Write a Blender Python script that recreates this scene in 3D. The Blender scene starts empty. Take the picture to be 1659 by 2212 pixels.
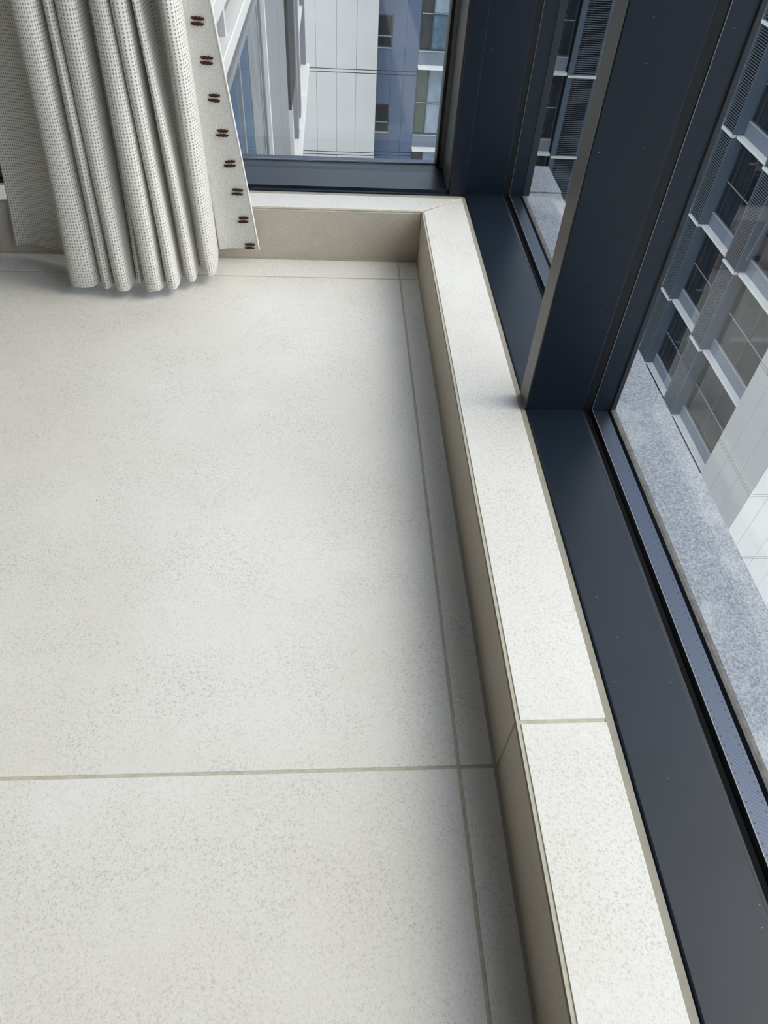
import bpy, bmesh, math, random
from mathutils import Vector, Matrix
random.seed(7)
S = bpy.context.scene
COL = S.collection

# ------------------------------------------------------------------ camera
CAM = Vector((-0.203, -1.6355, 0.866))
PITCH, YAW, ROLL = (math.radians(a) for a in (-47.522, 5.811, 4.2259))
fw = Vector((math.sin(YAW)*math.cos(PITCH), math.cos(YAW)*math.cos(PITCH), math.sin(PITCH)))
rt = Vector((math.cos(YAW), -math.sin(YAW), 0)); up = rt.cross(fw)
r2 = rt*math.cos(ROLL) + up*math.sin(ROLL); u2 = up*math.cos(ROLL) - rt*math.sin(ROLL)
cd = bpy.data.cameras.new('camera'); cam = bpy.data.objects.new('camera', cd); COL.objects.link(cam)
cam.matrix_world = Matrix(((r2.x, u2.x, -fw.x, CAM.x), (r2.y, u2.y, -fw.y, CAM.y), (r2.z, u2.z, -fw.z, CAM.z), (0, 0, 0, 1)))
cd.sensor_fit = 'VERTICAL'; cd.sensor_height = 36; cd.lens = 36*1511.997/2212
cd.clip_start = .02; cd.clip_end = 400
S.camera = cam

# ------------------------------------------------------------------ sky and exposure
w = bpy.data.worlds.new('overcast_sky'); S.world = w; w.use_nodes = True
nt = w.node_tree; nt.nodes.clear()
tc = nt.nodes.new('ShaderNodeTexCoord'); sp = nt.nodes.new('ShaderNodeSeparateXYZ')
rp = nt.nodes.new('ShaderNodeValToRGB'); bg = nt.nodes.new('ShaderNodeBackground'); wo = nt.nodes.new('ShaderNodeOutputWorld')
nt.links.new(tc.outputs['Generated'], sp.inputs[0]); nt.links.new(sp.outputs[2], rp.inputs[0])
sk = nt.nodes.new('ShaderNodeTexSky'); sk.sky_type = 'NISHITA'; sk.sun_disc = False
sk.sun_elevation = math.radians(50); sk.sun_rotation = math.radians(93)          # sun veiled by cloud beyond the opposite blocks
sk.air_density = 1.0; sk.dust_density = 6.0; sk.ozone_density = 1.0
mx = nt.nodes.new('ShaderNodeMix'); mx.data_type = 'RGBA'; mx.blend_type = 'ADD'; mx.inputs[0].default_value = 1.0
sc2 = nt.nodes.new('ShaderNodeMix'); sc2.data_type = 'RGBA'; sc2.blend_type = 'MULTIPLY'; sc2.inputs[0].default_value = 1.0
SKY_GAIN = .066
sc2.inputs[7].default_value = (SKY_GAIN*.92, SKY_GAIN, SKY_GAIN*1.05, 1)
nt.links.new(sk.outputs[0], sc2.inputs[6]); nt.links.new(sc2.outputs[2], mx.inputs[6]); nt.links.new(rp.outputs[0], mx.inputs[7])
nt.links.new(mx.outputs[2], bg.inputs[0]); nt.links.new(bg.outputs[0], wo.inputs[0])
rp.color_ramp.elements[0].position = 0.0; rp.color_ramp.elements[0].color = (.345, .37, .40, 1)
rp.color_ramp.elements[1].position = 0.9; rp.color_ramp.elements[1].color = (.495, .54, .59, 1)
bg.inputs[1].default_value = 1.0
S.view_settings.view_transform = 'Standard'; S.view_settings.look = 'None'
S.view_settings.gamma = 1; S.view_settings.use_curve_mapping = False
S.view_settings.exposure = 1.64
S.cycles.use_denoising = True
S.cycles.transparent_max_bounces = 24; S.cycles.max_bounces = 10; S.cycles.diffuse_bounces = 6; S.cycles.glossy_bounces = 5
S.cycles.sample_clamp_indirect = 8

# ------------------------------------------------------------------ materials
def mat(name):
    m = bpy.data.materials.new(name); m.use_nodes = True
    return m, m.node_tree, m.node_tree.nodes['Principled BSDF']
def N(nt, t, **kw):
    n = nt.nodes.new(t)
    for k, v in kw.items():
        if k.startswith('i_'): n.inputs[k[2:].replace('_', ' ')].default_value = v
        else: setattr(n, k, v)
    return n
def L(nt, a, b): nt.links.new(a, b)
def math_n(nt, op, a, b=None, c=None):
    n = nt.nodes.new('ShaderNodeMath'); n.operation = op
    for i, v in enumerate((a, b, c)):
        if v is None: continue
        if isinstance(v, (int, float)): n.inputs[i].default_value = v
        else: nt.links.new(v, n.inputs[i])
    return n.outputs[0]
def ramp(nt, src, p0, c0, p1, c1):
    n = nt.nodes.new('ShaderNodeValToRGB'); e = n.color_ramp.elements
    e[0].position = p0; e[0].color = (*c0, 1); e[1].position = p1; e[1].color = (*c1, 1)
    nt.links.new(src, n.inputs[0]); return n.outputs[0]
def mixc(nt, f, a, b, mode='MIX'):
    n = nt.nodes.new('ShaderNodeMix'); n.data_type = 'RGBA'; n.blend_type = mode
    for sock, v in ((n.inputs[0], f), (n.inputs[6], a), (n.inputs[7], b)):
        if isinstance(v, (int, float)): sock.default_value = v
        elif isinstance(v, tuple): sock.default_value = (*v, 1)
        else: nt.links.new(v, sock)
    return n.outputs[2]
def noise(nt, vec, scale, detail=3, rough=.55, dist=0):
    n = N(nt, 'ShaderNodeTexNoise'); n.inputs['Scale'].default_value = scale; n.inputs['Detail'].default_value = detail
    n.inputs['Roughness'].default_value = rough; n.inputs['Distortion'].default_value = dist
    nt.links.new(vec, n.inputs['Vector']); return n.outputs['Fac']
def pos(nt, rnd=False):
    g = nt.nodes.new('ShaderNodeNewGeometry').outputs['Position']
    if not rnd: return g
    oi = nt.nodes.new('ShaderNodeObjectInfo'); v = nt.nodes.new('ShaderNodeVectorMath'); v.operation = 'ADD'
    s = nt.nodes.new('ShaderNodeVectorMath'); s.operation = 'SCALE'; s.inputs[3].default_value = 37.0
    cmb = nt.nodes.new('ShaderNodeCombineXYZ')
    for i in range(3): nt.links.new(oi.outputs['Random'], cmb.inputs[i])
    nt.links.new(cmb.outputs[0], s.inputs[0]); nt.links.new(g, v.inputs[0]); nt.links.new(s.outputs[0], v.inputs[1])
    return v.outputs[0]
def bump(nt, b, h, strength, dist):
    n = nt.nodes.new('ShaderNodeBump'); n.inputs['Strength'].default_value = strength; n.inputs['Distance'].default_value = dist
    nt.links.new(h, n.inputs['Height']); nt.links.new(n.outputs[0], b.inputs['Normal'])

def stone_mat(name, base, warm, dark, rough=.48):
    m, nt, b = mat(name); p = pos(nt, True)
    big = noise(nt, p, 2.2, 4, .6)
    c = ramp(nt, big, .35, warm, .65, base)
    mid = noise(nt, p, 26, 5, .65)
    c = mixc(nt, math_n(nt, 'MULTIPLY', ramp(nt, mid, .50, (0, 0, 0), .72, (1, 1, 1)), .35), c, warm)
    fl = noise(nt, p, 330, 4, .66, .9)                       # fine curled fossil flecks
    f1 = ramp(nt, fl, .50, (0, 0, 0), .64, (1, 1, 1))
    patch = ramp(nt, noise(nt, p, 9, 3), .36, (.45,)*3, .62, (1, 1, 1))
    c = mixc(nt, math_n(nt, 'MULTIPLY', math_n(nt, 'MULTIPLY', f1, patch), .58), c, dark)
    lt = ramp(nt, noise(nt, p, 210, 3, .5, .6), .62, (0, 0, 0), .72, (1, 1, 1))
    c = mixc(nt, math_n(nt, 'MULTIPLY', lt, .35), c, (.82, .81, .78))
    vo = N(nt, 'ShaderNodeTexVoronoi'); vo.inputs['Scale'].default_value = 16; L(nt, p, vo.inputs['Vector'])
    sel = ramp(nt, noise(nt, p, 7, 0), .60, (0, 0, 0), .63, (1, 1, 1))
    sp = math_n(nt, 'MULTIPLY', math_n(nt, 'LESS_THAN', vo.outputs['Distance'], .018), sel)
    c = mixc(nt, sp, c, (.05, .045, .04))
    L(nt, c, b.inputs['Base Color']); b.inputs['Roughness'].default_value = rough; b.inputs['Specular IOR Level'].default_value = .35
    bump(nt, b, math_n(nt, 'ADD', fl, math_n(nt, 'MULTIPLY', mid, .6)), .12, .002)
    return m
M = {}
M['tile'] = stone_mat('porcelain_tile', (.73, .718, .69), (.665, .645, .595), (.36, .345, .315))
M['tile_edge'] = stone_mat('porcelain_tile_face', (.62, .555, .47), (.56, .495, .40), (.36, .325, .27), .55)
def plain(name, col, rough=.5, spec=.5, metal=0, ns=0, amt=.1, bs=0, bd=.001):
    m, nt, b = mat(name)
    if ns:
        n = noise(nt, pos(nt), ns, 4, .6)
        c = ramp(nt, n, .3, tuple(v*(1-amt) for v in col), .7, tuple(min(1, v*(1+amt)) for v in col)); L(nt, c, b.inputs['Base Color'])
        if bs: bump(nt, b, n, bs, bd)
    else: b.inputs['Base Color'].default_value = (*col, 1)
    b.inputs['Roughness'].default_value = rough; b.inputs['Specular IOR Level'].default_value = spec; b.inputs['Metallic'].default_value = metal
    return m
M['grout'] = plain('grout', (.47, .445, .355), .9, .1, 0, 90, .12, .3, .001)
M['sealant'] = plain('sealant', (.38, .355, .29), .6, .3, 0, 40, .08)
M['mortar'] = plain('grey_mortar', (.115, .11, .10), .9, .2, 0, 120, .3, .4, .002)
def frame_mat():
    m, nt, b = mat('powder_coated_aluminium'); p = pos(nt)
    c = ramp(nt, noise(nt, p, 3, 3), .3, (.0062, .0108, .018), .7, (.009, .015, .025))
    vo = N(nt, 'ShaderNodeTexVoronoi'); vo.inputs['Scale'].default_value = 95; L(nt, p, vo.inputs['Vector'])
    sel = math_n(nt, 'GREATER_THAN', noise(nt, p, 23, 1), .60)
    dust = math_n(nt, 'MULTIPLY', math_n(nt, 'LESS_THAN', vo.outputs['Distance'], .075), sel)
    c = mixc(nt, math_n(nt, 'MULTIPLY', dust, .4), c, (.35, .36, .37))
    L(nt, c, b.inputs['Base Color']); b.inputs['Specular IOR Level'].default_value = .27
    b.inputs['Roughness'].default_value = .33
    bump(nt, b, noise(nt, p, 900, 2), .10, .0006)
    return m
M['frame'] = frame_mat()
M['cover'] = plain('weathered_grey_cover', (.022, .024, .028), .6, .3, 0, 700, .5, .4, .001)
M['rubber'] = plain('black_rubber', (.006, .007, .009), .45, .3)
M['bright_edge'] = plain('glass_edge_seal', (.17, .175, .185), .4, .4, .3)
M['edge_reflection'] = plain('glass_edge_painted_reflection', (.42, .45, .50), .4, .4)  # lighter edge colour paints in the spacer's reflection of the bright building
def spacer_mat():
    m, nt, b = mat('perforated_spacer'); 
    uv = N(nt, 'ShaderNodeUVMap'); uv.uv_map = 'UVMap'; s = N(nt, 'ShaderNodeSeparateXYZ'); L(nt, uv.outputs[0], s.inputs[0])
    U, V = s.outputs[0], s.outputs[1]                          # U along in metres, V across 0..1
    fu = math_n(nt, 'SUBTRACT', math_n(nt, 'FRACT', math_n(nt, 'DIVIDE', U, .0105)), .5)
    fu = math_n(nt, 'MULTIPLY', fu, .0105)
    d = None
    for v0 in (.17, .83):
        dv = math_n(nt, 'MULTIPLY', math_n(nt, 'SUBTRACT', V, v0), .0258)
        r = math_n(nt, 'SQRT', math_n(nt, 'ADD', math_n(nt, 'POWER', math_n(nt, 'ABSOLUTE', fu), 2), math_n(nt, 'POWER', math_n(nt, 'ABSOLUTE', dv), 2)))
        h = math_n(nt, 'LESS_THAN', r, .00125); d = h if d is None else math_n(nt, 'MAXIMUM', d, h)
    rib = math_n(nt, 'SINE', math_n(nt, 'MULTIPLY', V, 2*math.pi*16))
    L(nt, mixc(nt, d, (.066, .079, .105), (.004, .005, .007)), b.inputs['Base Color'])
    L(nt, math_n(nt, 'SUBTRACT', .9, math_n(nt, 'MULTIPLY', d, .9)), b.inputs['Metallic'])
    b.inputs['Roughness'].default_value = .34; bump(nt, b, rib, .15, .0004)
    return m
M['spacer'] = spacer_mat()
def glass_mat(name, tint, ior=1.5):
    m, nt, b = mat(name); nt.nodes.remove(b); out = nt.nodes['Material Output']
    t = N(nt, 'ShaderNodeBsdfTransparent'); t.inputs[0].default_value = (*tint, 1)
    g = N(nt, 'ShaderNodeBsdfGlossy'); g.inputs['Roughness'].default_value = 0.0; g.inputs[0].default_value = (1, 1, 1, 1)
    f = N(nt, 'ShaderNodeFresnel'); f.inputs[0].default_value = ior
    geo = nt.nodes.new('ShaderNodeNewGeometry')
    mx = N(nt, 'ShaderNodeMixShader'); 
    L(nt, math_n(nt, 'MULTIPLY', f.outputs[0], math_n(nt, 'SUBTRACT', 1, geo.outputs['Backfacing'])), mx.inputs[0])
    L(nt, t.outputs[0], mx.inputs[1]); L(nt, g.outputs[0], mx.inputs[2]); L(nt, mx.outputs[0], out.inputs[0])
    return m
M['glass'] = glass_mat('window_glass', (.985, .99, .99))
def granite():
    m, nt, b = mat('flamed_granite'); p = pos(nt)
    g1 = noise(nt, p, 260, 4, .7); g2 = noise(nt, p, 60, 4, .6)
    c = ramp(nt, g1, .34, (.075, .086, .105), .66, (.25, .272, .305))
    st = noise(nt, p, 7, 5, .65, .6)
    c = mixc(nt, ramp(nt, st, .50, (0, 0, 0), .66, (.45,)*3), c, (.36, .37, .38))
    L(nt, c, b.inputs['Base Color'])
    L(nt, ramp(nt, g2, .3, (.25,)*3, .75, (.55,)*3), b.inputs['Roughness']); b.inputs['Specular IOR Level'].default_value = .7
    bump(nt, b, math_n(nt, 'ADD', g1, g2), .55, .004)
    return m
M['granite'] = granite()
def weave():
    m, nt, b = mat('waffle_weave_fabric')
    uv = N(nt, 'ShaderNodeUVMap'); uv.uv_map = 'UVMap'; s = N(nt, 'ShaderNodeSeparateXYZ'); L(nt, uv.outputs[0], s.inputs[0])
    wob = noise(nt, uv.outputs[0], 25, 2)
    cu = math_n(nt, 'ADD', math_n(nt, 'DIVIDE', s.outputs[0], .0056), math_n(nt, 'MULTIPLY', wob, .5))
    cv = math_n(nt, 'ADD', math_n(nt, 'DIVIDE', s.outputs[1], .0062), math_n(nt, 'MULTIPLY', wob, .5))
    fu = math_n(nt, 'SUBTRACT', math_n(nt, 'FRACT', cu), .5); fv = math_n(nt, 'SUBTRACT', math_n(nt, 'FRACT', cv), .5)
    r = math_n(nt, 'SQRT', math_n(nt, 'ADD', math_n(nt, 'POWER', math_n(nt, 'ABSOLUTE', math_n(nt, 'DIVIDE', fu, .24)), 2), math_n(nt, 'POWER', math_n(nt, 'ABSOLUTE', math_n(nt, 'DIVIDE', fv, .31)), 2)))
    hole = ramp(nt, r, .55, (1, 1, 1), 1.15, (0, 0, 0))
    c = mixc(nt, math_n(nt, 'MULTIPLY', hole, .9), (.955, .93, .875), (.50, .475, .43))
    L(nt, c, b.inputs['Base Color']); b.inputs['Roughness'].default_value = .95; b.inputs['Specular IOR Level'].default_value = .1
    yarn = noise(nt, uv.outputs[0], 700, 3)
    hgt = math_n(nt, 'ADD', math_n(nt, 'MULTIPLY', hole, -1), math_n(nt, 'MULTIPLY', yarn, .5))
    bump(nt, b, hgt, 1.0, .003)
    out = nt.nodes['Material Output']; tr = N(nt, 'ShaderNodeBsdfTranslucent'); L(nt, c, tr.inputs[0])
    mx = N(nt, 'ShaderNodeMixShader'); mx.inputs[0].default_value = .18
    L(nt, b.outputs[0], mx.inputs[1]); L(nt, tr.outputs[0], mx.inputs[2]); L(nt, mx.outputs[0], out.inputs[0])
    return m
M['weave'] = weave()
def border_mat():
    m, nt, b = mat('plain_woven_border')
    uv = N(nt, 'ShaderNodeUVMap'); uv.uv_map = 'UVMap'
    n = noise(nt, uv.outputs[0], 620, 3, .7)
    mp = N(nt, 'ShaderNodeMapping'); mp.inputs['Scale'].default_value = (1, .12, 1); L(nt, uv.outputs[0], mp.inputs[0])
    n2 = noise(nt, mp.outputs[0], 500, 2)
    c = ramp(nt, math_n(nt, 'ADD', math_n(nt, 'MULTIPLY', n, .85), math_n(nt, 'MULTIPLY', n2, .15)), .36, (.40, .385, .355), .62, (.86, .84, .80))
    L(nt, c, b.inputs['Base Color']); b.inputs['Roughness'].default_value = .95; b.inputs['Specular IOR Level'].default_value = .1
    bump(nt, b, n, .5, .001); return m
M['border'] = border_mat()
M['binding'] = plain('white_edge_binding', (.80, .79, .77), .9, .1, 0, 400, .12, .4, .001)
M['thread'] = plain('dark_brown_thread', (.055, .018, .012), .8, .2, 0, 900, .5, .5, .001)
M['dim_wall'] = plain('darkened_plaster', (.30, .26, .19), .85, .2, 0, 4, .02)  # unseen room surfaces, tone darkened to hold down bounce light
M['black_box'] = plain('black_vinyl', (.012, .013, .016), .4, .4, 0, 60, .2)
# outside
M['white_panel'] = plain('pale_cladding_panel', (.555, .54, .505), .6, .3, 0, 1.4, .03)
M['joint'] = plain('dark_panel_joint', (.035, .037, .038), .8, .1)
M['blue_panel'] = plain('blue_grey_cladding', (.115, .15, .215), .6, .3, 0, 1.2, .07)
M['blue_light'] = plain('pale_blue_grey_cladding', (.105, .135, .17), .6, .3, 0, 2, .05)
M['slab'] = plain('white_slab_edge', (.82, .81, .76), .6, .3, 0, 3, .04)
M['dark_void'] = plain('dark_recess', (.012, .014, .017), .7, .2)
M['slat'] = plain('grey_louver', (.15, .165, .18), .5, .3)
M['win_frame'] = plain('dark_window_frame', (.045, .05, .055), .4, .5)
M['black_frame'] = plain('black_casement_frame', (.012, .013, .015), .4, .3)
M['spandrel'] = plain('spandrel_panel_grey', (.20, .225, .265), .6, .3, 0, 2, .05)
M['cap'] = plain('anodised_cap_and_jamb_reflection', (.100, .093, .086), .38, .4, 0, 900, .1)
M['sill_line'] = plain('pale_sill_flashing', (.42, .44, .46), .5, .4)
M['pane_dark'] = plain('dark_window_glass', (.018, .022, .026), .04, .6, 0, 1.3, .5)
M['pane_teal'] = plain('teal_curtained_glass', (.07, .14, .18), .06, .6, 0, 2.0, .5)
M['pane_pale'] = plain('pale_curtained_glass', (.24, .30, .36), .08, .6, 0, 1.5, .25)
M['pane_green'] = plain('glass_painted_green_reflection', (.025, .05, .03), .06, .6, 0, 2.5, .5)  # green reflection put into the glass colour
M['wing_grey'] = plain('wing_grey_panel', (.175, .18, .195), .5, .3, 0, 1, .05)
M['wing_white'] = plain('wing_white_ledge', (.46, .455, .44), .5, .3, 0, 3, .04)
M['wing_glass'] = plain('wing_window_glass', (.06, .10, .145), .05, .6, 0, 1, .4)
M['wing_curtain'] = plain('wing_pale_curtain', (.15, .165, .17), .8, .1, 0, 6, .2)
M['ground'] = plain('paved_courtyard', (.22, .22, .21), .9, .2, 0, .3, .2)

# ------------------------------------------------------------------ mesh helpers
WP = {}                                                        # world position of parents
def box(bm, x0, x1, y0, y1, z0, z1):
    v = [bm.verts.new((x, y, z)) for z in (z0, z1) for x, y in ((x0, y0), (x1, y0), (x1, y1), (x0, y1))]
    for f in ((3, 2, 1, 0), (4, 5, 6, 7), (0, 1, 5, 4), (1, 2, 6, 5), (2, 3, 7, 6), (3, 0, 4, 7)): bm.faces.new([v[i] for i in f])
def prism(bm, poly, z0, z1):
    a = [bm.verts.new((x, y, z0)) for x, y in poly]; b = [bm.verts.new((x, y, z1)) for x, y in poly]
    n = len(poly); bm.faces.new(a[::-1]); bm.faces.new(b)
    for i in range(n): bm.faces.new((a[i], a[(i+1) % n], b[(i+1) % n], b[i]))
def extr_y(bm, prof, y0, y1):                                  # profile in XZ extruded along Y
    a = [bm.verts.new((x, y0, z)) for x, z in prof]; b = [bm.verts.new((x, y1, z)) for x, z in prof]
    n = len(prof); bm.faces.new(a); bm.faces.new(b[::-1])
    for i in range(n): bm.faces.new((a[(i+1) % n], a[i], b[i], b[(i+1) % n]))
def extr_x(bm, prof, x0, x1):                                  # profile in YZ extruded along X
    a = [bm.verts.new((x0, y, z)) for y, z in prof]; b = [bm.verts.new((x1, y, z)) for y, z in prof]
    n = len(prof); bm.faces.new(a); bm.faces.new(b[::-1])
    for i in range(n): bm.faces.new((a[(i+1) % n], a[i], b[i], b[(i+1) % n]))
def tag(o, label=None, cat=None, group=None, kind=None):
    for k, v in (('label', label), ('category', cat), ('group', group), ('kind', kind)):
        if v: o[k] = v
    return o
def root(name, loc=(0, 0, 0)):
    o = bpy.data.objects.new(name, None); COL.objects.link(o); o.location = loc; o.empty_display_size = .2
    WP[o.name] = Vector(loc); return o
def link(name, me, parent=None, loc=None):
    o = bpy.data.objects.new(name, me); COL.objects.link(o)
    wpos = Vector(loc) if loc is not None else Vector((0, 0, 0))
    if parent:
        o.parent = parent; o.location = wpos - WP[parent.name]
    else: o.location = wpos
    WP[o.name] = wpos
    return o
def obj(name, bm, m, parent=None, bevel=0, seg=1, smooth=False, origin=None):
    """one mesh object; bm is in world coordinates; origin: where its own origin sits"""
    bmesh.ops.recalc_face_normals(bm, faces=bm.faces)
    if bevel: bmesh.ops.bevel(bm, geom=list(bm.edges), offset=bevel, segments=seg, profile=.5, affect='EDGES', clamp_overlap=True)
    if origin is None and parent is not None: origin = WP[parent.name]
    if origin is not None: bmesh.ops.translate(bm, vec=-Vector(origin), verts=bm.verts)
    me = bpy.data.meshes.new(name); bm.to_mesh(me); bm.free()
    if smooth:
        for p in me.polygons: p.use_smooth = True
    me.materials.append(m)
    return link(name, me, parent, origin)
def bobj(name, dims, m, parent=None, bevel=0, seg=1):
    bm = bmesh.new(); box(bm, *dims); return obj(name, bm, m, parent, bevel, seg)
CACHE = {}
def piece(name, dims, m, parent, bevel=0):
    """a box piece sharing mesh data with its equals"""
    x0, x1, y0, y1, z0, z1 = dims; sz = (round(x1-x0, 4), round(y1-y0, 4), round(z1-z0, 4)); k = (sz, m.name, bevel)
    if k not in CACHE:
        bm = bmesh.new(); box(bm, -sz[0]/2, sz[0]/2, -sz[1]/2, sz[1]/2, -sz[2]/2, sz[2]/2)
        if bevel: bmesh.ops.bevel(bm, geom=list(bm.edges), offset=bevel, segments=1, affect='EDGES')
        me = bpy.data.meshes.new(name); bm.to_mesh(me); bm.free(); me.materials.append(m); CACHE[k] = me
    return link(name, CACHE[k], parent, ((x0+x1)/2, (y0+y1)/2, (z0+z1)/2))

HK = .1263            # kerb height
HL = .1293            # level of the side window's sill ledge
# ------------------------------------------------------------------ room shell
fl = tag(bobj('floor', (-5, .06, -5.2, .04, -.15, -.0010), M['grout']), 'floor of large pale limestone-look porcelain tiles with narrow beige joints', 'floor', kind='structure'); 
g = .0021
JX, JB, JF = -.0484, -.0867, -1.2834
xs = [-5, -2.45, JX, 0.0]; ys = [-5.2, -3.68, -2.48, JF, JB, 0.0]
for i in range(3):
    for j in range(5):
        piece('tile', (xs[i]+g, xs[i+1]-(g if i < 2 else .0015), ys[j]+g, ys[j+1]-(g if j < 4 else .0015), -.012, 0), M['tile'], fl, .0006)
tag(bobj('ceiling', (-5, .3, -5.2, .3, 2.7, 2.85), M['dim_wall']), 'plain grey ceiling above the window corner', 'ceiling', kind='structure')
tag(bobj('wall_left', (-5.15, -5, -5.2, .3, -.15, 2.7), M['dim_wall']), 'plain grey wall of the room, away from the windows', 'wall', kind='structure')
tag(bobj('wall_front', (-5, .3, -5.35, -5.2, -.15, 2.7), M['dim_wall']), 'plain grey wall behind the camera', 'wall', kind='structure')
bm = bmesh.new(); box(bm, -5, -2.5, .09, .3, -.15, 2.7); box(bm, -2.5, .3, .09, .3, 2.5, 2.7); box(bm, -2.5, .26, .09, .26, -.15, .095)
tag(obj('wall_back', bm, M['dim_wall']), 'low wall and lintel around the back window', 'wall', kind='structure')
bm = bmesh.new(); box(bm, .12, .3, -5.2, .09, 2.5, 2.7); box(bm, .12, .3, -5.2, -2.36, HK, 2.5); box(bm, .12, .3, -5.2, .09, -.15, .095)  # solid stretch behind the camera added to cut window light in the room
tag(obj('wall_right', bm, M['dim_wall']), 'low wall and lintel around the side windows, with an added unseen solid stretch', 'wall', kind='structure')

# kerbs (raised tiled upstands under the windows)
WK, WB, JK = .1057, .0772, -1.2847
k1 = tag(bobj('trim_1', (.0014, .118, -5.2, .118, -.01, HK-.0012), M['grout']), 'raised kerb clad in pale stone tiles under the side windows, running along the floor', 'kerb', kind='structure')
def ptile(name, poly, z0, z1, parent, m):
    bm = bmesh.new(); prism(bm, poly, z0, z1); return obj(name, bm, m, parent, .0006)
e = .0058
ptile('tile', [(e, .0006), (WK, WB), (WK, JK+g), (e, JK+g)], HK-.012, HK, k1, M['tile'])
ptile('tile', [(e, JK-g), (WK, JK-g), (WK, -2.5+g), (e, -2.5+g)], HK-.012, HK, k1, M['tile'])
ptile('tile', [(e, -2.5-g), (WK, -2.5-g), (WK, -5.2), (e, -5.2)], HK-.012, HK, k1, M['tile'])
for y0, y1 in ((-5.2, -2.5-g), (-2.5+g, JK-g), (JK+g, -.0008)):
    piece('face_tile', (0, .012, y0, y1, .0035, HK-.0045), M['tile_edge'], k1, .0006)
bm = bmesh.new(); extr_y(bm, [(-.0042, .0002), (.0005, .0002), (.0005, .0042)], -5.2, -.0005); obj('sealant_bead', bm, M['sealant'], k1)
bm = bmesh.new(); extr_y(bm, [(WK-.0004, HK-.004), (.1137, HK-.004), (.1137, HK+.0012), (WK-.0004, HK-.0006)], -5.2, .083); obj('sealant_joint', bm, M['sealant'], k1)
k2 = tag(bobj('trim_2', (-5, .0014, .0014, .09, -.01, HK-.0012), M['grout']), 'raised kerb clad in pale stone tiles under the back window, behind the curtain', 'kerb', kind='structure')
ptile('tile', [(-.0006, e), (WK-.001, WB), (-2.6, WB), (-2.6, e)], HK-.012, HK, k2, M['tile'])
ptile('tile', [(-2.6-2*g, e), (-2.6-2*g, WB), (-5, WB), (-5, e)], HK-.012, HK, k2, M['tile'])
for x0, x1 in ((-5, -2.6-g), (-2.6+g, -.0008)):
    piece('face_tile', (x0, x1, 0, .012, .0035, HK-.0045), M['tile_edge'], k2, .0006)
bm = bmesh.new(); extr_x(bm, [(-.0042, .0002), (.0005, .0002), (.0005, .0042)], -5, -.0005); obj('sealant_bead', bm, M['sealant'], k2)
bm = bmesh.new(); extr_x(bm, [(WB-.0004, HK-.004), (.0872, HK-.004), (.0872, HK+.0012), (WB-.0004, HK-.0006)], -5, .106); obj('sealant_joint', bm, M['sealant'], k2)

# ------------------------------------------------------------------ side window (window_2)
XF, XL, XG, XS, XO, XC = .1135, .2113, .2283, .2544, .2604, .270
ZT = 2.5
w2 = root('window_2', (XF, -2.0, HL)); tag(w2, 'dark blue-black aluminium side window with tall panes, deep posts and a wide sill ledge', 'window', kind='structure')
bm = bmesh.new(); r = .004
prof = [(XF, .098), (XF, HL-r)] + [(XF+r-r*math.cos(a), HL-r+r*math.sin(a)) for a in (math.pi/6, math.pi/3, math.pi/2)] + [(XL-.003, HL), (XL, HL-.0015), (XL, .098)]
extr_y(bm, prof, -2.36, .0985); obj('sill_ledge', bm, M['frame'], w2)
bm = bmesh.new(); extr_y(bm, [(XL, .105), (XL, HL-.003), (XL+.004, HL-.004), (XG-.0075, HL-.0015), (XG-.0075, .105)], -2.36, .0985); obj('glazing_gasket', bm, M['rubber'], w2)
bobj('glass_edge', (XG-.0012, XG, -2.36, .0985, .112, HL+.0012), M['bright_edge'], w2)
bobj('outer_gasket', (XO, XO+.002, -2.36, .0985, .105, HL-.002), M['rubber'], w2)
def spacer(parent, p0, ux, vy, length, width, z, name='spacer_bar'):
    """horizontal strip with UV in metres along, 0..1 across"""
    p0 = Vector(p0); ux = Vector(ux); vy = Vector(vy)
    bm = bmesh.new(); uvl = bm.loops.layers.uv.new('UVMap')
    q = [p0, p0+ux*length, p0+ux*length+vy*width, p0+vy*width]
    top = [bm.verts.new(v) for v in q]; bot = [bm.verts.new(v-Vector((0, 0, .008))) for v in q]
    f = bm.faces.new(top); uvs = ((0, 0), (length, 0), (length, 1), (0, 1))
    for lp, uvv in zip(f.loops, uvs): lp[uvl].uv = uvv
    bm.faces.new(bot[::-1])
    for i in range(4): bm.faces.new((top[i], top[(i+1) % 4], bot[(i+1) % 4], bot[i]))
    return obj(name, bm, M['spacer'], parent)
MUL = [(-.7325, -.688), (-2.3445, -2.30)]   # y ranges of the deep posts
bays = [(-.688, .0985), (-2.30, -.7325)]
for y0, y1 in bays:
    spacer(w2, (XG, y0, HL-.002), (0, 1, 0), (1, 0, 0), y1-y0, XS-XG, 0)
    for x0, x1 in ((XG-.006, XG), (XS, XO)):
        bobj('pane', (x0, x1, y0+.0005, y1-.0005, .113, ZT), M['glass'], w2)
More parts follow.
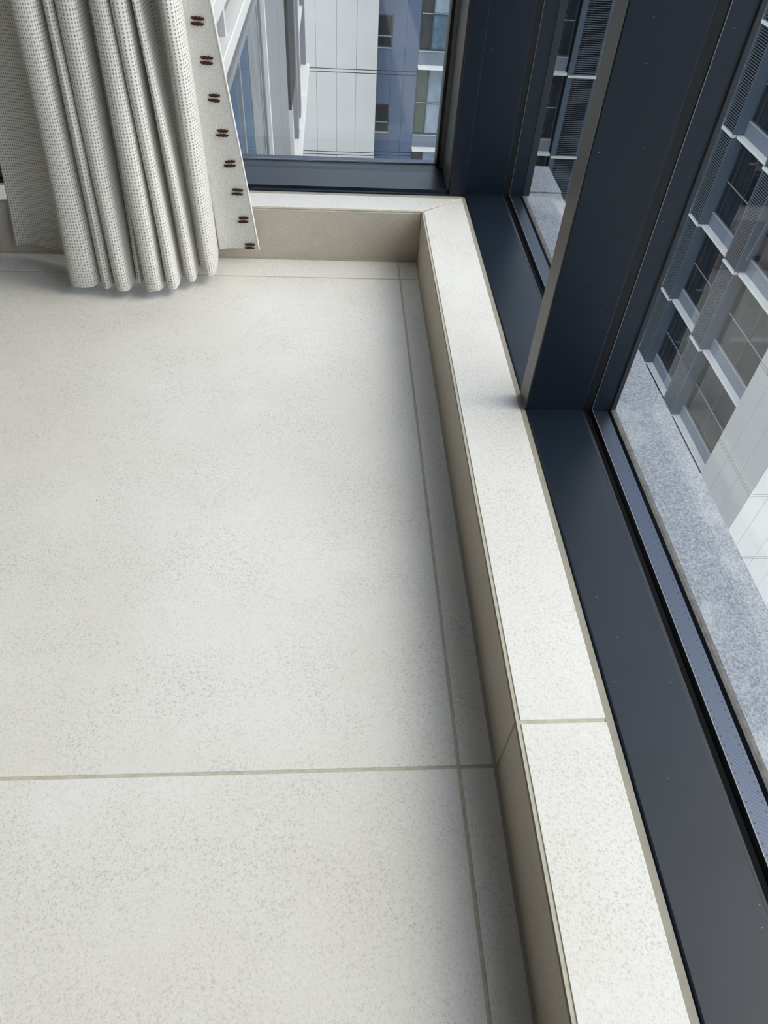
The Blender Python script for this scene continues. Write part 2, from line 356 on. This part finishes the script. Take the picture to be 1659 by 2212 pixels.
for y0, y1 in MUL:
    bm = bmesh.new(); box(bm, XF, XL, y0, y1, HL-.02, ZT); obj('mullion', bm, M['frame'], w2, .0012, 2)
    bobj('mullion_cap', (XF-.0015, XF, y0+.0012, y1-.0012, HL+.0003, ZT), M['cap'], w2)
    bobj('mullion_gasket', (XL, XG, y0+.002, y1-.002, HL-.02, ZT), M['rubber'], w2)
    bm = bmesh.new()
    for ya in (y0+.0008, y1-.0016): box(bm, XG-.0012, XG, ya, ya+.0008, HL, ZT)
    obj('mullion_edge_seal', bm, M['bright_edge'], w2)
    bobj('mullion_spacer', (XG, XS, y0+.0015, y1-.0015, HL-.02, ZT), M['frame'], w2)
    bobj('mullion_outer_gasket', (XS, XO, y0+.004, y1-.004, HL-.02, ZT), M['rubber'], w2)
    bm = bmesh.new(); box(bm, XO, .2685, y0+.001, y1-.001, HL-.004, ZT); obj('mullion_cover', bm, M['cover'], w2, .001)
# top rail
bobj('top_rail', (XF, .285, -2.36, .0985, ZT-.06, ZT), M['frame'], w2, .001)
# corner post
bm = bmesh.new(); prism(bm, [(XF, .0985), (XL, .0985), (XL, .285), (.0835, .285), (.0835, .0885), (XF, .0885)], HL-.012, ZT); obj('corner_post', bm, M['frame'], w2, .0012, 2)
bobj('corner_gasket', (XL, XG, .0995, .28, HL-.02, ZT), M['rubber'], w2)
bobj('corner_edge_seal', (XG-.0012, XG, .0986, .0994, HL, ZT), M['bright_edge'], w2)
bobj('corner_spacer', (XG, XS, .0992, .28, HL-.02, ZT), M['frame'], w2)
bobj('corner_outer_gasket', (XS, .260, .101, .28, HL-.02, ZT), M['rubber'], w2)
bobj('corner_cover', (.2604, .2775, .0995, .285, HL-.004, ZT), M['cover'], w2, .001)

# ------------------------------------------------------------------ back window (window_1)
ZB = .1373
w1 = root('window_1', (-1.2, .087, HL)); tag(w1, 'dark blue-black aluminium back window behind the pale curtain, with a deep bottom rail', 'window', kind='structure')
bm = bmesh.new(); extr_x(bm, [(.087, .098), (.087, HL+.0015), (.0905, HL+.003), (.0965, HL+.003), (.099, ZB), (.200, ZB), (.214, ZB+.0015), (.235, ZB-.0005), (.235, .098)][::-1], -2.5, .0745); obj('bottom_rail', bm, M['frame'], w1)
bobj('glazing_gasket', (-2.5, .056, .235, .2565, .11, ZB-.002), M['rubber'], w1)
bobj('glass_edge', (-2.5, .056, .2565, .2577, .11, ZB+.0012), M['edge_reflection'], w1)
spacer(w1, (-2.5, .258, ZB-.001), (1, 0, 0), (0, 1, 0), 2.556, .0258, 0)
for y0, y1 in ((.2522, .2576), (.2842, .290)): bobj('pane', (-2.5, .056, y0, y1, .112, ZT), M['glass'], w1)
bm = bmesh.new(); prism(bm, [(.0747, .087), (.0985, .087), (.0985, .0885), (.0835, .0885), (.0835, .285), (.0747, .285)], HL-.003, ZT)
obj('jamb', bm, M['frame'], w1)
bm = bmesh.new(); prism(bm, [(.0715, .1), (.0747, .1), (.0747, .285), (.056, .285), (.056, .2565), (.064, .2565), (.064, .238), (.0715, .232)], ZB-.002, ZT); obj('jamb_bead', bm, M['cap'], w1)  # grey finish here stands in for a reflection on the dark jamb
bm = bmesh.new(); prism(bm, [(.056, .238), (.064, .238), (.064, .2565), (.056, .2565)], ZB-.002, ZT); obj('jamb_gasket', bm, M['rubber'], w1)
bm = bmesh.new(); box(bm, -2.5, .0745, .087, .285, ZT-.06, ZT); obj('top_rail', bm, M['frame'], w1)
bm = bmesh.new(); box(bm, -2.5, -2.44, .087, .285, HL, ZT-.06); obj('jamb', bm, M['frame'], w1)

# ------------------------------------------------------------------ stone ledge outside
t3 = tag(bobj('trim_3', (.262, .35, -5.2, .28, -.15, .098), M['joint']), 'grey speckled granite ledge outside the side windows', 'ledge', kind='structure')
piece('stone_slab', (.2685, .3625, -5.2, .1195, .0985, .1285), M['granite'], t3, .001)
piece('stone_slab', (.2685, .3640, .1215, .2815, .1015, .1315), M['granite'], t3, .001)
bm = bmesh.new(); extr_y(bm, [(.2605, .12), (.2605, .1280), (.2645, .1290), (.2688, .1286), (.2688, .12)], -5.2, .1); obj('mortar_strip', bm, M['mortar'], t3)

# ------------------------------------------------------------------ curtain
ct = root('curtain', (-.66, -.08, .03)); tag(ct, 'pleated off-white waffle-weave curtain with brown-stitched grey edge, hanging before the back window', 'curtain')
ZH, Z1 = .034, .53
ZF = .021                                                     # the front folds sag lower than the flat parts
ctrl = [  # hem x, hem y, x and y higher up
 (-.952, -.030, -.882, -.028), (-.920, -.024, -.858, -.024), (-.885, -.034, -.832, -.030), (-.850, -.046, -.806, -.036), (-.815, -.066, -.786, -.046),
 (-.797, -.110, -.775, -.080), (-.796, -.165, -.772, -.118), (-.786, -.193, -.762, -.140), (-.762, -.199, -.744, -.146), (-.741, -.192, -.729, -.140), (-.731, -.160, -.722, -.112), (-.728, -.120, -.720, -.085),
 (-.727, -.150, -.718, -.105), (-.722, -.188, -.713, -.130), (-.711, -.204, -.704, -.140), (-.702, -.192, -.696, -.130), (-.699, -.155, -.694, -.105),
 (-.697, -.175, -.692, -.118), (-.692, -.203, -.687, -.138), (-.678, -.213, -.673, -.145), (-.663, -.205, -.660, -.138), (-.657, -.178, -.655, -.112), (-.655, -.160, -.652, -.090),
 (-.648, -.172, -.647, -.082), (-.640, -.176, -.641, -.078), (-.634, -.150, -.638, -.080), (-.631, -.150, -.636, -.100),
 (-.628, -.190, -.632, -.130), (-.621, -.210, -.624, -.143), (-.607, -.214, -.612, -.146), (-.593, -.207, -.602, -.138), (-.587, -.175, -.598, -.112),
 (-.584, -.165, -.597, -.108), (-.581, -.188, -.594, -.130), (-.571, -.200, -.584, -.143), (-.560, -.190, -.570, -.132), (-.556, -.150, -.564, -.100),
 (-.550, -.137, -.562, -.095), (-.543, -.150, -.560, -.118), (-.534, -.168, -.554, -.138), (-.524, -.160, -.545, -.128), (-.520, -.125, -.541, -.092),
 (-.514, -.122, -.533, -.074), (-.507, -.124, -.523, -.080), (-.502, -.132, -.516, -.110), (-.494, -.143, -.506, -.135), (-.483, -.135, -.490, -.128), (-.478, -.108, -.482, -.095), (-.4795, -.070, -.484, -.060), (-.484, -.034, -.492, -.032)]
def catmull(pts, n):
    out = []
    for i in range(len(pts)-1):
        p0 = pts[max(i-1, 0)]; p1 = pts[i]; p2 = pts[i+1]; p3 = pts[min(i+2, len(pts)-1)]
        for s in range(n):
            t = s/n
            out.append(tuple(.5*((2*b) + (-a+c)*t + (2*a-5*b+4*c-d)*t*t + (-a+3*b-3*c+d)*t**3) for a, b, c, d in zip(p0, p1, p2, p3)))
    out.append(pts[-1]); return out
def adj(c):
    f = min(1, max(0, (-c[1]-.06)/.09)); return (c[0], c[1]+.014*f, c[2], c[3])
ctrl = [adj(c) for c in ctrl]
deep = {11: (.030, .020), 16: (.022, .012), 22: (.030, .022), 26: (.028, .014), 32: (.030, .016), 36: (.016, .014), 41: (.020, .020), 42: (.004, .016)}
ctrl = [(c[0], c[1]+deep[i][0], c[2], c[3]+deep[i][1]) if i in deep else c for i, c in enumerate(ctrl)]
fine = catmull(ctrl, 7)
ZTOP = 2.46
def level(k, n):                                              # denser rows near the hem
    return ZH + (ZTOP-ZH)*(k/n)**1.9
def sheet(name, cols, mtl, parent, thick, wob=.0015, hemround=True):
    NR = 44; bm = bmesh.new(); uvl = bm.loops.layers.uv.new('UVMap')
    arc = [0]
    for a, b in zip(cols[:-1], cols[1:]): arc.append(arc[-1]+math.hypot(b[0]-a[0], b[1]-a[1]))
    rows = []
    for k in range(NR+1):
        z = level(k, NR); t = min((z-ZH)/(Z1-ZH), 1.35)
        row = []
        for i, (xh, yh, xt, yt) in enumerate(cols):
            x = xh+(xt-xh)*t; y = yh+(yt-yh)*t
            bul = math.exp(-((z-.075)/.04)**2)                # hem allowance swells slightly
            y -= .004*bul*(1 if yh < -.1 else .25)
            x += wob*math.sin(9*z+i*.11); y += wob*math.sin(13*z+i*.07)
            dz = 0
            sag = (ZH-ZF)*min(1, max(0, (-yh-.06)/.09))*max(0, 1-(z-ZH)/.25)
            dz = -sag + (.0012*math.sin(i*.31) if k == 0 else 0)
            row.append(bm.verts.new((x, y, z+dz)))
        rows.append(row)
    for k in range(NR):
        for i in range(len(cols)-1):
            f = bm.faces.new((rows[k][i], rows[k][i+1], rows[k+1][i+1], rows[k+1][i])); f.smooth = True
            for lp, (ii, kk) in zip(f.loops, ((i, k), (i+1, k), (i+1, k+1), (i, k+1))): lp[uvl].uv = (arc[ii], level(kk, NR))
    bmesh.ops.translate(bm, vec=-WP[parent.name], verts=bm.verts)
    me = bpy.data.meshes.new(name); bm.to_mesh(me); bm.free(); me.materials.append(mtl)
    o = link(name, me, parent, WP[parent.name])
    md = o.modifiers.new('thickness', 'SOLIDIFY'); md.thickness = thick; md.offset = 0
    return o
sheet('pleated_panel', fine, M['weave'], ct, .0026)
bcols = catmull([(-.4815, -.028, -.500, -.034), (-.455, -.0215, -.482, -.031), (-.425, -.020, -.463, -.0295), (-.3885, -.0205, -.4375, -.030)], 5)
bd = tag(sheet('edge_border', bcols, M['border'], ct, .0022, .0006), 'plain grey woven border with a row of brown double stitches')
sheet('edge_binding', [(-.3890, -.0220, -.4380, -.0315), (-.3868, -.0205, -.4358, -.030), (-.3866, -.0190, -.4356, -.0285)], M['binding'], ct, .002, .0006)
def bpoint(px, py, z):                                        # point on the border's front
    t = (z-ZH)/(Z1-ZH); best = None
    return px, py
def capsule(bm, c, d, length, rad, nseg=10, nr=8):
    c = Vector(c); d = Vector(d).normalized(); n1 = d.cross(Vector((0, 1, 0))).normalized(); n2 = Vector((0, 1, 0))
    rings = []
    for k in range(nseg+1):
        s = -1+2*k/nseg; rr = rad*max(.18, (1-abs(s)**3.2))**.5
        off = d*(s*length/2) + n1*(.0006*math.sin(k*2.1))
        rings.append([bm.verts.new(c+off+n1*(rr*math.cos(a))+n2*(rr*.65*math.sin(a))) for a in [2*math.pi*q/nr for q in range(nr)]])
    for a, b in zip(rings[:-1], rings[1:]):
        for q in range(nr): bm.faces.new((a[q], a[(q+1) % nr], b[(q+1) % nr], b[q]))
    bm.faces.new(rings[0][::-1]); bm.faces.new(rings[-1])
STITCH_AT = [(-0.4651, -0.0302, 0.4948), (-0.4567, -0.0287, 0.4295), (-0.4509, -0.0273, 0.3624), (-0.4422, -0.0259, 0.295), (-0.4337, -0.0247, 0.2325), (-0.4241, -0.0236, 0.1711), (-0.417, -0.0226, 0.107), (-0.4081, -0.0216, 0.0423)]
for i, (x, y, z) in enumerate(STITCH_AT):
    bm = bmesh.new(); tilt = random.uniform(-.05, .12)
    for s in (-1, 1):
        capsule(bm, (x+s*.0008, y-.0022, z+s*.0045), (1, 0, tilt+random.uniform(-.05, .05)), .0245+random.uniform(-.002, .002), .0031)
    obj('stitch', bm, M['thread'], bd, smooth=True)

# black box against the back kerb, mostly out of the picture
bx = root('storage_box', (-1.13, -.13, 0)); tag(bx, 'black square-cornered box on the floor against the back kerb, left of the curtain', 'box')
bobj('body', (-1.26, -1.004, -.25, -.004, .0, .20), M['black_box'], bx, .004, 2)
bobj('lid', (-1.262, -1.003, -.252, -.003, .2005, .24), M['black_box'], bx, .004, 2)

# ------------------------------------------------------------------ outside: courtyard
tag(bobj('ground', (-60, 60, 1, 70, -42.4, -42), M['ground']), 'paved courtyard ground far below between the buildings', 'ground', kind='structure')

def window_unit(parent, axis, a0, a1, depth, z0, z1, mulls, trans, panes, into=1):
    """framed window in a facade: axis 'x' (faces -Y at y=depth) or 'y' (faces -X at x=depth)"""
    def bxd(u0, u1, d0, d1, za, zb): return (u0, u1, d0, d1, za, zb) if axis == 'x' else (d0, d1, u0, u1, za, zb)
    t = .045; bm = bmesh.new(); d0, d1 = depth, depth+.10
    for u0, u1, za, zb in ((a0, a0+t, z0, z1), (a1-t, a1, z0, z1), (a0+t, a1-t, z0, z0+t), (a0+t, a1-t, z1-t, z1)): box(bm, *bxd(u0, u1, d0, d1, za, zb))
    fr = obj('window', bm, M['win_frame'], parent, origin=bxd((a0+a1)/2,)[0:1] if False else ((a0+a1)/2, depth, z0) if axis == 'x' else (depth, (a0+a1)/2, z0))
    cuts = [a0+t] + list(mulls) + [a1-t]
    for mu in mulls: piece('mullion', bxd(mu-t/2, mu+t/2, d0+.002, d1, z0+t, z1-t), M['win_frame'], fr)
    zc = [z0+t] + list(trans) + [z1-t]
    for q, (u0, u1) in enumerate(zip(cuts[:-1], cuts[1:])):
        a = u0+(t/2 if q else 0); b = u1-(t/2 if q < len(cuts)-2 else 0)
        for tz in trans: piece('transom', bxd(a, b, d0+.004, d1, tz-.028, tz+.028), M['win_frame'], fr); piece('transom_edge', bxd(a, b, d0-.012, d0+.003, tz+.006, tz+.028), M['sill_line'], fr)
        for s, (za, zb) in enumerate(zip(zc[:-1], zc[1:])):
            pm = panes(q, s)
            piece('pane', bxd(a, b, d0+.05, d0+.07, za+(.028 if s else 0), zb-(.028 if s < len(zc)-2 else 0)), M[pm], fr)
    return fr
def louver(parent, axis, a0, a1, depth, z0, z1):
    def bxd(u0, u1, d0, d1, za, zb): return (u0, u1, d0, d1, za, zb) if axis == 'x' else (d0, d1, u0, u1, za, zb)
    bm = bmesh.new(); n = 40; h = (z1-z0)/n
    for i in range(n):
        z = z0+i*h
        u0, u1 = a0, a1
        d0, d1 = depth+.01, depth+.075
        box(bm, *bxd(u0, u1, depth+.01, depth+.045, z+h*.25, z+h*.53))
    o = obj('louver_slats', bm, M['slat'], parent); o['kind'] = 'stuff'; return o

# north block: faces us across the courtyard
ZG = -42; H = 3.065
nb = root('apartment_building', (2.0, 31.0, ZG)); tag(nb, 'apartment block with pale panels and blue-grey wall, straight across through the back window', 'building')
YT, YF = 29.5, 30.1
bobj('tower_core', (-9, 1.392, YT+.03, 36, ZG, 6), M['joint'], nb)
bobj('wall', (1.392, 9.0, YF+.45, 36, ZG, 6), M['dark_void'], nb)
bobj('wall', (1.392, 3.05, YF+.03, YF+.45, ZG, 6), M['joint'], nb)
txs = [1.404, .600, -.160, -.955, -1.74, -2.53, -3.32, -4.1]
for k in range(-4, 5):
    zt = -7.70-H*k; zb = zt-.115
    for a, b in zip(txs[1:], txs[:-1]):
        piece('wall_panel', (a+.005, b-.005 if b < 1.4 else b, YT, YT+.03, zb-H+.115+.016, zb-.016), M['white_panel'], nb)
    piece('band_panel', (txs[-1], 1.404, YT, YT+.03, zb+.016, zt-.016), M['white_panel'], nb)
    z0 = -7.86-H*k; zb2 = z0-.13                               # blue-grey wall
    piece('band_panel', (1.404, 3.045, YF, YF+.03, zb2+.012, z0-.012), M['blue_panel'], nb)
    zl, zh = z0+.012, zb2+H-.012
    wz0, wz1 = (-7.06-H*k, -5.99-H*k)
    piece('wall_panel', (1.404, 2.0, YF, YF+.03, zl, wz0-.03), M['blue_panel'], nb)
    piece('wall_panel', (1.404, 2.0, YF, YF+.03, wz1, zh), M['blue_panel'], nb)
    for a, b in ((2.006, 2.52), (2.53, 3.045)): piece('wall_panel', (a, b, YF, YF+.03, zl, zh), M['blue_panel'], nb)
    fr = window_unit(nb, 'x', 1.404, 2.0, YF+.02, wz0, wz1, [], [wz0+.36], lambda q, s: 'pane_green' if k == 1 else 'pane_dark')
    piece('window_sill', (1.404, 2.01, YF-.03, YF+.05, wz0-.03, wz0), M['sill_line'], fr)
    zs = -7.61-H*k                                             # slab, spandrel, windows to the right
    piece('slab_edge', (3.05, 9.08, 29.79, YF+.40, zs-.082, zs), M['slab'], nb)
    piece('spandrel_panel', (3.05, 9.05, YF, YF+.1, zs, zs+.46), M['spandrel'], nb)
    piece('sill_strip', (3.05, 9.05, YF-.02, YF+.1, zs+.46, zs+.49), M['sill_line'], nb)
    xx = 3.05
    for j in range(4):
        nar = (j*7+k*3) % 4
        def pn(q, s, k=k, j=j):
            if j == 0: return {(-1, 0): ('pane_dark', 'pane_teal'), (0, 0): ('pane_dark', 'pane_teal'), (1, 0): ('pane_green', 'pane_pale'), (1, 1): ('pane_green', 'pane_pale')}.get((k, s), ('pane_dark', 'pane_pale'))[q]
            return 'pane_dark'
        window_unit(nb, 'x', xx, xx+1.5, YF+.05, zs+.49, zs+H-.082, [xx+.48], [zs+.49+1.2], pn)
        xx += 1.5
    piece('slab_edge', (9.05, 10.2, 29.60, YF+.40, zs-.10, zs-.02), M['slab'], nb)
    louver(nb, 'x', 9.28, 10.14, 29.66, zs-.02, zs+H-.10)
bobj('louver_back', (9.05, 10.2, 29.75, YF+.45, ZG, 6), M['dark_void'], nb)
bobj('column', (9.05, 9.26, 29.65, 30.2, ZG, 6), M['blue_light'], nb)
bobj('column', (10.14, 10.24, 29.65, 30.2, ZG, 6), M['blue_light'], nb)
bobj('wall', (10.24, 13.6, YF+.5, 36, ZG, 6), M['dark_void'], nb)
for k in range(-4, 5):
    zs = -7.61-H*k
    piece('slab_edge', (10.24, 13.3, 29.79, YF+.40, zs-.082, zs), M['slab'], nb)
    piece('spandrel_panel', (10.24, 13.3, YF, YF+.1, zs, zs+.46), M['spandrel'], nb)
    for x0, x1 in ((10.24, 11.76), (11.76, 13.3)):
        window_unit(nb, 'x', x0, x1, YF+.05, zs+.46, zs+H-.082, [x0+.48], [zs+.49+1.2], lambda q, s: 'pane_dark')

# east block: runs along the right of the courtyard
H2 = 3.077
eb = root('apartment_building', (14.5, 20.0, ZG)); tag(eb, 'apartment block with louvred columns and white slab edges, seen through the side window', 'building')
bobj('wall', (14.1, 20, 15.2, 29.6, ZG, 6), M['dark_void'], eb)
cols = [(19.6, 20.55), (23.1, 24.05), (26.6, 27.55)]
bayl = [(15.26, 19.6), (20.55, 23.1), (24.05, 26.6), (27.55, 29.6)]
XE = 13.2
for y0, y1 in cols:
    bobj('louver_back', (XE+.10, 14.1, y0+.06, y1-.06, ZG, 6), M['dark_void'], eb)
    for ya, yb in ((y0, y0+.07), (y1-.07, y1)): bobj('column', (XE-.01, 14.1, ya, yb, ZG, 6), M['blue_light'], eb)
for k in range(-4, 7):
    zs = -10.49-H2*k
    for y0, y1 in cols:
        piece('slab_edge', (XE-.045, XE+.10, y0-.005, y1+.005, zs-.085, zs), M['slab'], eb)
        if k > -3: louver(eb, 'y', y0+.07, y1-.07, XE, zs, zs+H2-.085)
    for j, (y0, y1) in enumerate(bayl):
        piece('slab_edge', (XE+.135, 14.1, y0, y1, zs-.085, zs), M['slab'], eb)
        piece('spandrel_panel', (XE+.36, XE+.46, y0, y1, zs, zs+.44), M['spandrel'], eb)
        piece('sill_strip', (XE+.345, XE+.46, y0, y1, zs+.44, zs+.465), M['sill_line'], eb)
        if k <= -3: continue
        yn = y1-.36                                            # narrow light at the far end, wide ones nearer
        n = 2 if y1-y0 < 3 else 3
        mm = [y0+(yn-y0)*q/n for q in range(1, n)] + [yn]
        window_unit(eb, 'y', y0, y1, XE+.42, zs+.465, zs+H2-.085, mm, [zs+1.57], lambda q, s: 'pane_dark')
XT, Y0T, Y1T = 12.5, 12.67, 15.26
bobj('tower_core', (XT+.03, 20, Y0T+.03, Y1T, ZG, 6), M['joint'], eb)
jy = [12.67, 13.543, 14.433, 15.26]; jx = [12.5, 13.12, 14.02, 14.92, 15.82, 16.72, 17.62, 20]
for k in range(-5, 6):
    zt = -14.06-H2*k; zb = zt-.085
    for a, b in zip(jy[:-1], jy[1:]): piece('wall_panel', (XT, XT+.03, a+(.006 if a > 12.7 else 0), b-(.006 if b < 15.2 else 0), zb-H2+.085+.013, zb-.013), M['white_panel'], eb)
    piece('band_panel', (XT, XT+.03, Y0T, Y1T, zb+.013, zt-.013), M['white_panel'], eb)
    for a, b in zip(jx[:-1], jx[1:]): piece('wall_panel', (a+(.006 if a > 12.6 else .03), b-.006, Y0T, Y0T+.03, zb-H2+.085+.013, zb-.013), M['white_panel'], eb)
    piece('band_panel', (XT+.03, 20, Y0T, Y0T+.03, zb+.013, zt-.013), M['white_panel'], eb)

# ------------------------------------------------------------------ near wing on the left, seen at a grazing angle
XW = -.75
wg = root('building_wing', (-3, 7, ZG)); tag(wg, 'near wing of the building with white ledge, grey panels and tall glass, beside the curtain', 'building')
bobj('wall', (-6, XW-.25, 1.0, 13.2, ZG, 6), M['wing_grey'], wg)
bobj('white_ledge', (XW-.25, -.70, 1.0, 13.0, -.19, -.115), M['wing_white'], wg, .004)
bobj('white_ledge', (XW-.25, -.70, 1.0, 13.0, .04, .12), M['wing_white'], wg, .004)
bobj('upper_glass', (XW-.2, XW-.03, 1.0, 13.0, -.115, .04), M['wing_grey'], wg)
for y0 in (2.35, 4.6, 6.85): piece('upper_post', (XW-.03, XW+.02, y0, y0+.05, -.115, .04), M['wing_white'], wg)
bobj('upper_panel', (XW-.25, XW-.01, 1.0, 13.0, .12, 3.0), M['wing_glass'], wg)
bobj('lower_rail', (XW-.25, XW+.02, 1.0, 13.0, -.255, -.20), M['wing_grey'], wg)
bobj('lower_rail', (XW-.25, XW+.03, 1.0, 13.0, -.315, -.275), M['wing_grey'], wg)
wi = bobj('window', (XW-.25, XW-.06, 1.0, 4.62, -3.25, -.315), M['dark_void'], wg)
bobj('pane', (XW-.03, XW-.02, 1.05, 4.56, -3.1, -.315), M['wing_glass'], wi)
for y0, y1 in ((1.0, 1.07), (3.0, 3.05), (4.30, 4.36), (4.56, 4.64)): bobj('mullion', (XW-.06, XW-.005, y0, y1, -3.25, -.315), M['wing_grey'], wi)
bobj('inner_curtain', (XW-.02, XW-.012, 3.62, 4.30, -3.1, -.315), M['wing_curtain'], wi)
bobj('edge_trim', (XW-.02, XW+.02, 4.64, 4.72, -3.25, -.315), M['wing_white'], wg)
for y0, y1 in ((4.72, 6.22), (6.24, 7.40)): piece('wall_panel', (XW-.05, XW, y0, y1, -3.25, -.315), M['wing_grey'], wg)
wi = bobj('window', (XW-.25, XW-.10, 7.41, 12.5, -2.95, -.315), M['dark_void'], wg)
bobj('lower_light', (XW-.08, XW-.05, 7.45, 12.4, -2.93, -2.14), M['wing_curtain'], wi)
bobj('pane', (XW-.08, XW-.07, 7.45, 12.4, -2.10, -.315), M['wing_glass'], wi)
bobj('casement', (XW-.02, XW+.03, 7.50, 8.73, -2.10, -.32), M['black_frame'], wi, .005)
bobj('transom', (XW-.09, XW+.0, 7.45, 12.4, -2.14, -2.10), M['wing_white'], wi)
for y0, y1 in ((9.0, 9.25), (9.8, 10.1), (12.4, 12.5)): bobj('mullion', (XW-.05, XW+.03, y0, y1, -2.95, -.315), M['wing_grey'], wi)
for y0, y1 in ((8.2, 8.35), (9.4, 9.55), (10.8, 10.95)): bobj('mullion', (XW-.05, XW+.0, y0, y1, -2.95, -2.14), M['wing_white'], wi)
bobj('window_sill', (XW-.2, XW+.09, 7.3, 12.46, -3.06, -2.95), M['wing_white'], wi, .005)
bobj('lower_ledge', (XW-.25, XW+.05, 1.0, 13.0, -3.36, -3.27), M['wing_white'], wg, .004)
